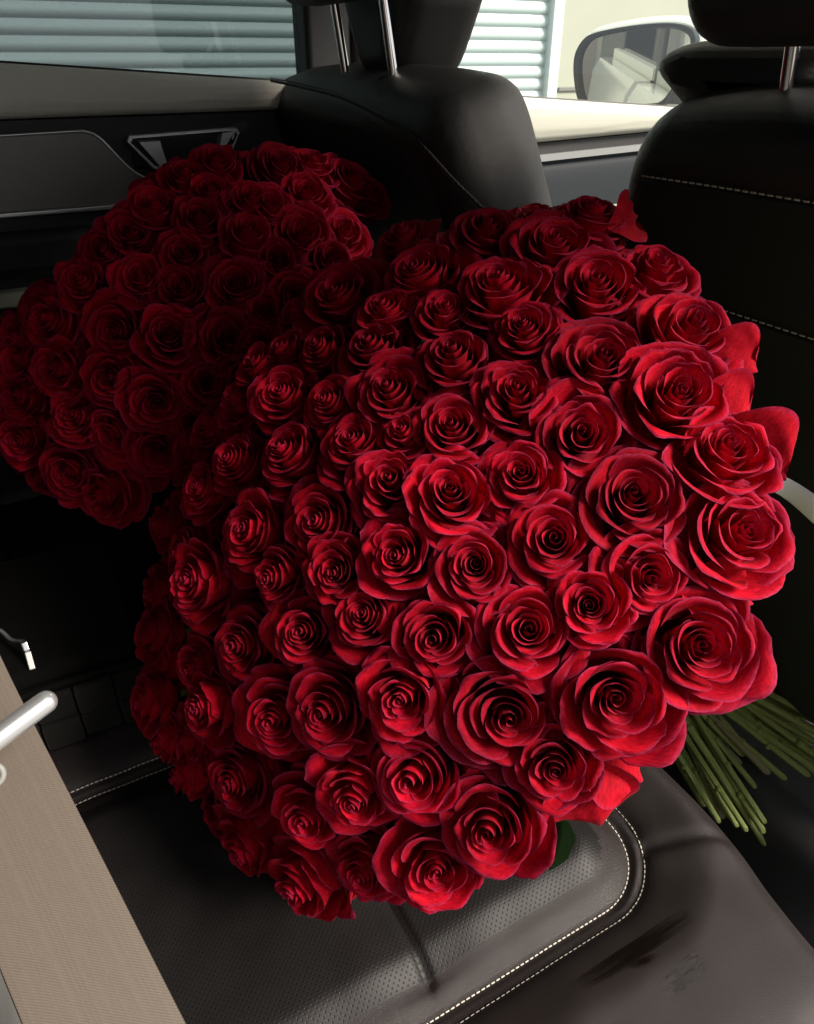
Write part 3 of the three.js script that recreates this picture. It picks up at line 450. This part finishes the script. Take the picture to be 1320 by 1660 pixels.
bouquet('large front bouquet of dark red roses lying on the near rear seat, green stems showing', FRONT, [.512, -.568, -.564], .475, [-.641, .757, .14], 1.25, { seed: 11, grow: 1, r: .025, most: 0, split: 42, sink: .965, tie: [.645, -.70, -.56], tails: 64,
  avoid: (w) => w.distanceTo(V(backC)) < .40 || w.y < -.665 || w.x > .47,
  ends: [[.866, -.815, -.353], [.818, -.807, -.331], [.797, -.81, -.326], [.748, -.819, -.32], [.772, -.83, -.339], [.741, -.836, -.285], [.708, -.844, -.324], [.653, -.889, -.321], [.625, -.88, -.329], [.613, -.877, -.364], [.855, -.811, -.442], [.699, -.845, -.341], [.789, -.813, -.303], [.668, -.891, -.352], [.685, -.889, -.331]],
  petals: [[[0.245, -0.386, -0.234], [0.173, -0.833, 0.525], [-0.477, 0.751, 0.456], 0.065, 0.075], [[0.254, -0.381, -0.231], [0.642, -0.391, 0.66], [-0.495, 0.743, 0.45], 0.049, 0.062], [[0.33, -0.285, -0.248], [0.779, -0.231, 0.583], [-0.658, 0.568, 0.494], 0.057, 0.06], [[0.386, -0.212, -0.297], [0.547, -0.428, 0.719], [-0.726, 0.399, 0.559], 0.066, 0.085], [[0.386, -0.198, -0.317], [0.708, -0.254, 0.659], [-0.718, 0.368, 0.59], 0.049, 0.07], [[0.434, -0.117, -0.473], [0.97, 0.169, -0.174], [-0.665, 0.179, 0.725], 0.061, 0.05], [[0.417, -0.172, -0.343], [0.588, -0.323, 0.741], [-0.736, 0.303, 0.605], 0.044, 0.06]],
  leaves: [[[.297, -.540, -.285], [-.22, -.95, .25], .055, .030], [[.40, -.53, -.33], [.35, -.5, .5], .05, .034], [[.43, -.53, -.34], [.5, -.3, .6], .05, .03]] });
bouquet('darker back bouquet of red roses in the shade by the far door', BACK, backC, .365, [-.25, .55, .8], 1.25, { seed: 23, grow: 1, r: .031, most: 0, tie: [.34, -.56, -1.22], tails: 0, avoid: (w) => w.z < -1.28 || w.y < -.62,
  leaves: [[[.10, -.45, -.925], [-.05, -.8, .3], .05, .022, M.leafPale], [[.085, -.47, -.91], [-.6, -.8, .2], .075, .012, M.leafPale]] });
// ribbon end behind the roses at the right
{
  const n = 20, pos = [], idx = [], uv = [], c = new THREE.CatmullRomCurve3([[.545, -.318, -.372], [.572, -.331, -.345], [.58, -.345, -.302], [.60, -.37, -.24]].map(V));
  for (let i = 0; i <= n; i++) { const p = c.getPointAt(i / n), w = lerp(.007, .018, i / n); for (let k = 0; k <= 12; k++) { const a = k / 12 * Math.PI * 2; pos.push(p.x + w * .55 * Math.cos(a) * .7, p.y + w * Math.sin(a), p.z + w * .4 * Math.cos(a)); uv.push(k / 12, i / n); } }
  for (let i = 0; i < n; i++) for (let k = 0; k < 12; k++) { const a = i * 13 + k; idx.push(a, a + 1, a + 13, a + 1, a + 14, a + 13); }
  const g = new THREE.BufferGeometry(); g.setAttribute('position', new THREE.Float32BufferAttribute(pos, 3)); g.setAttribute('uv', new THREE.Float32BufferAttribute(uv, 2)); g.setIndex(idx); g.computeVertexNormals();
  part('ribbon', g, M.ribbon, scene).userData = { label: 'glossy white ribbon end sticking out behind the roses beside the near front seat', category: 'ribbon' };
}
renderer.render(scene, camera);
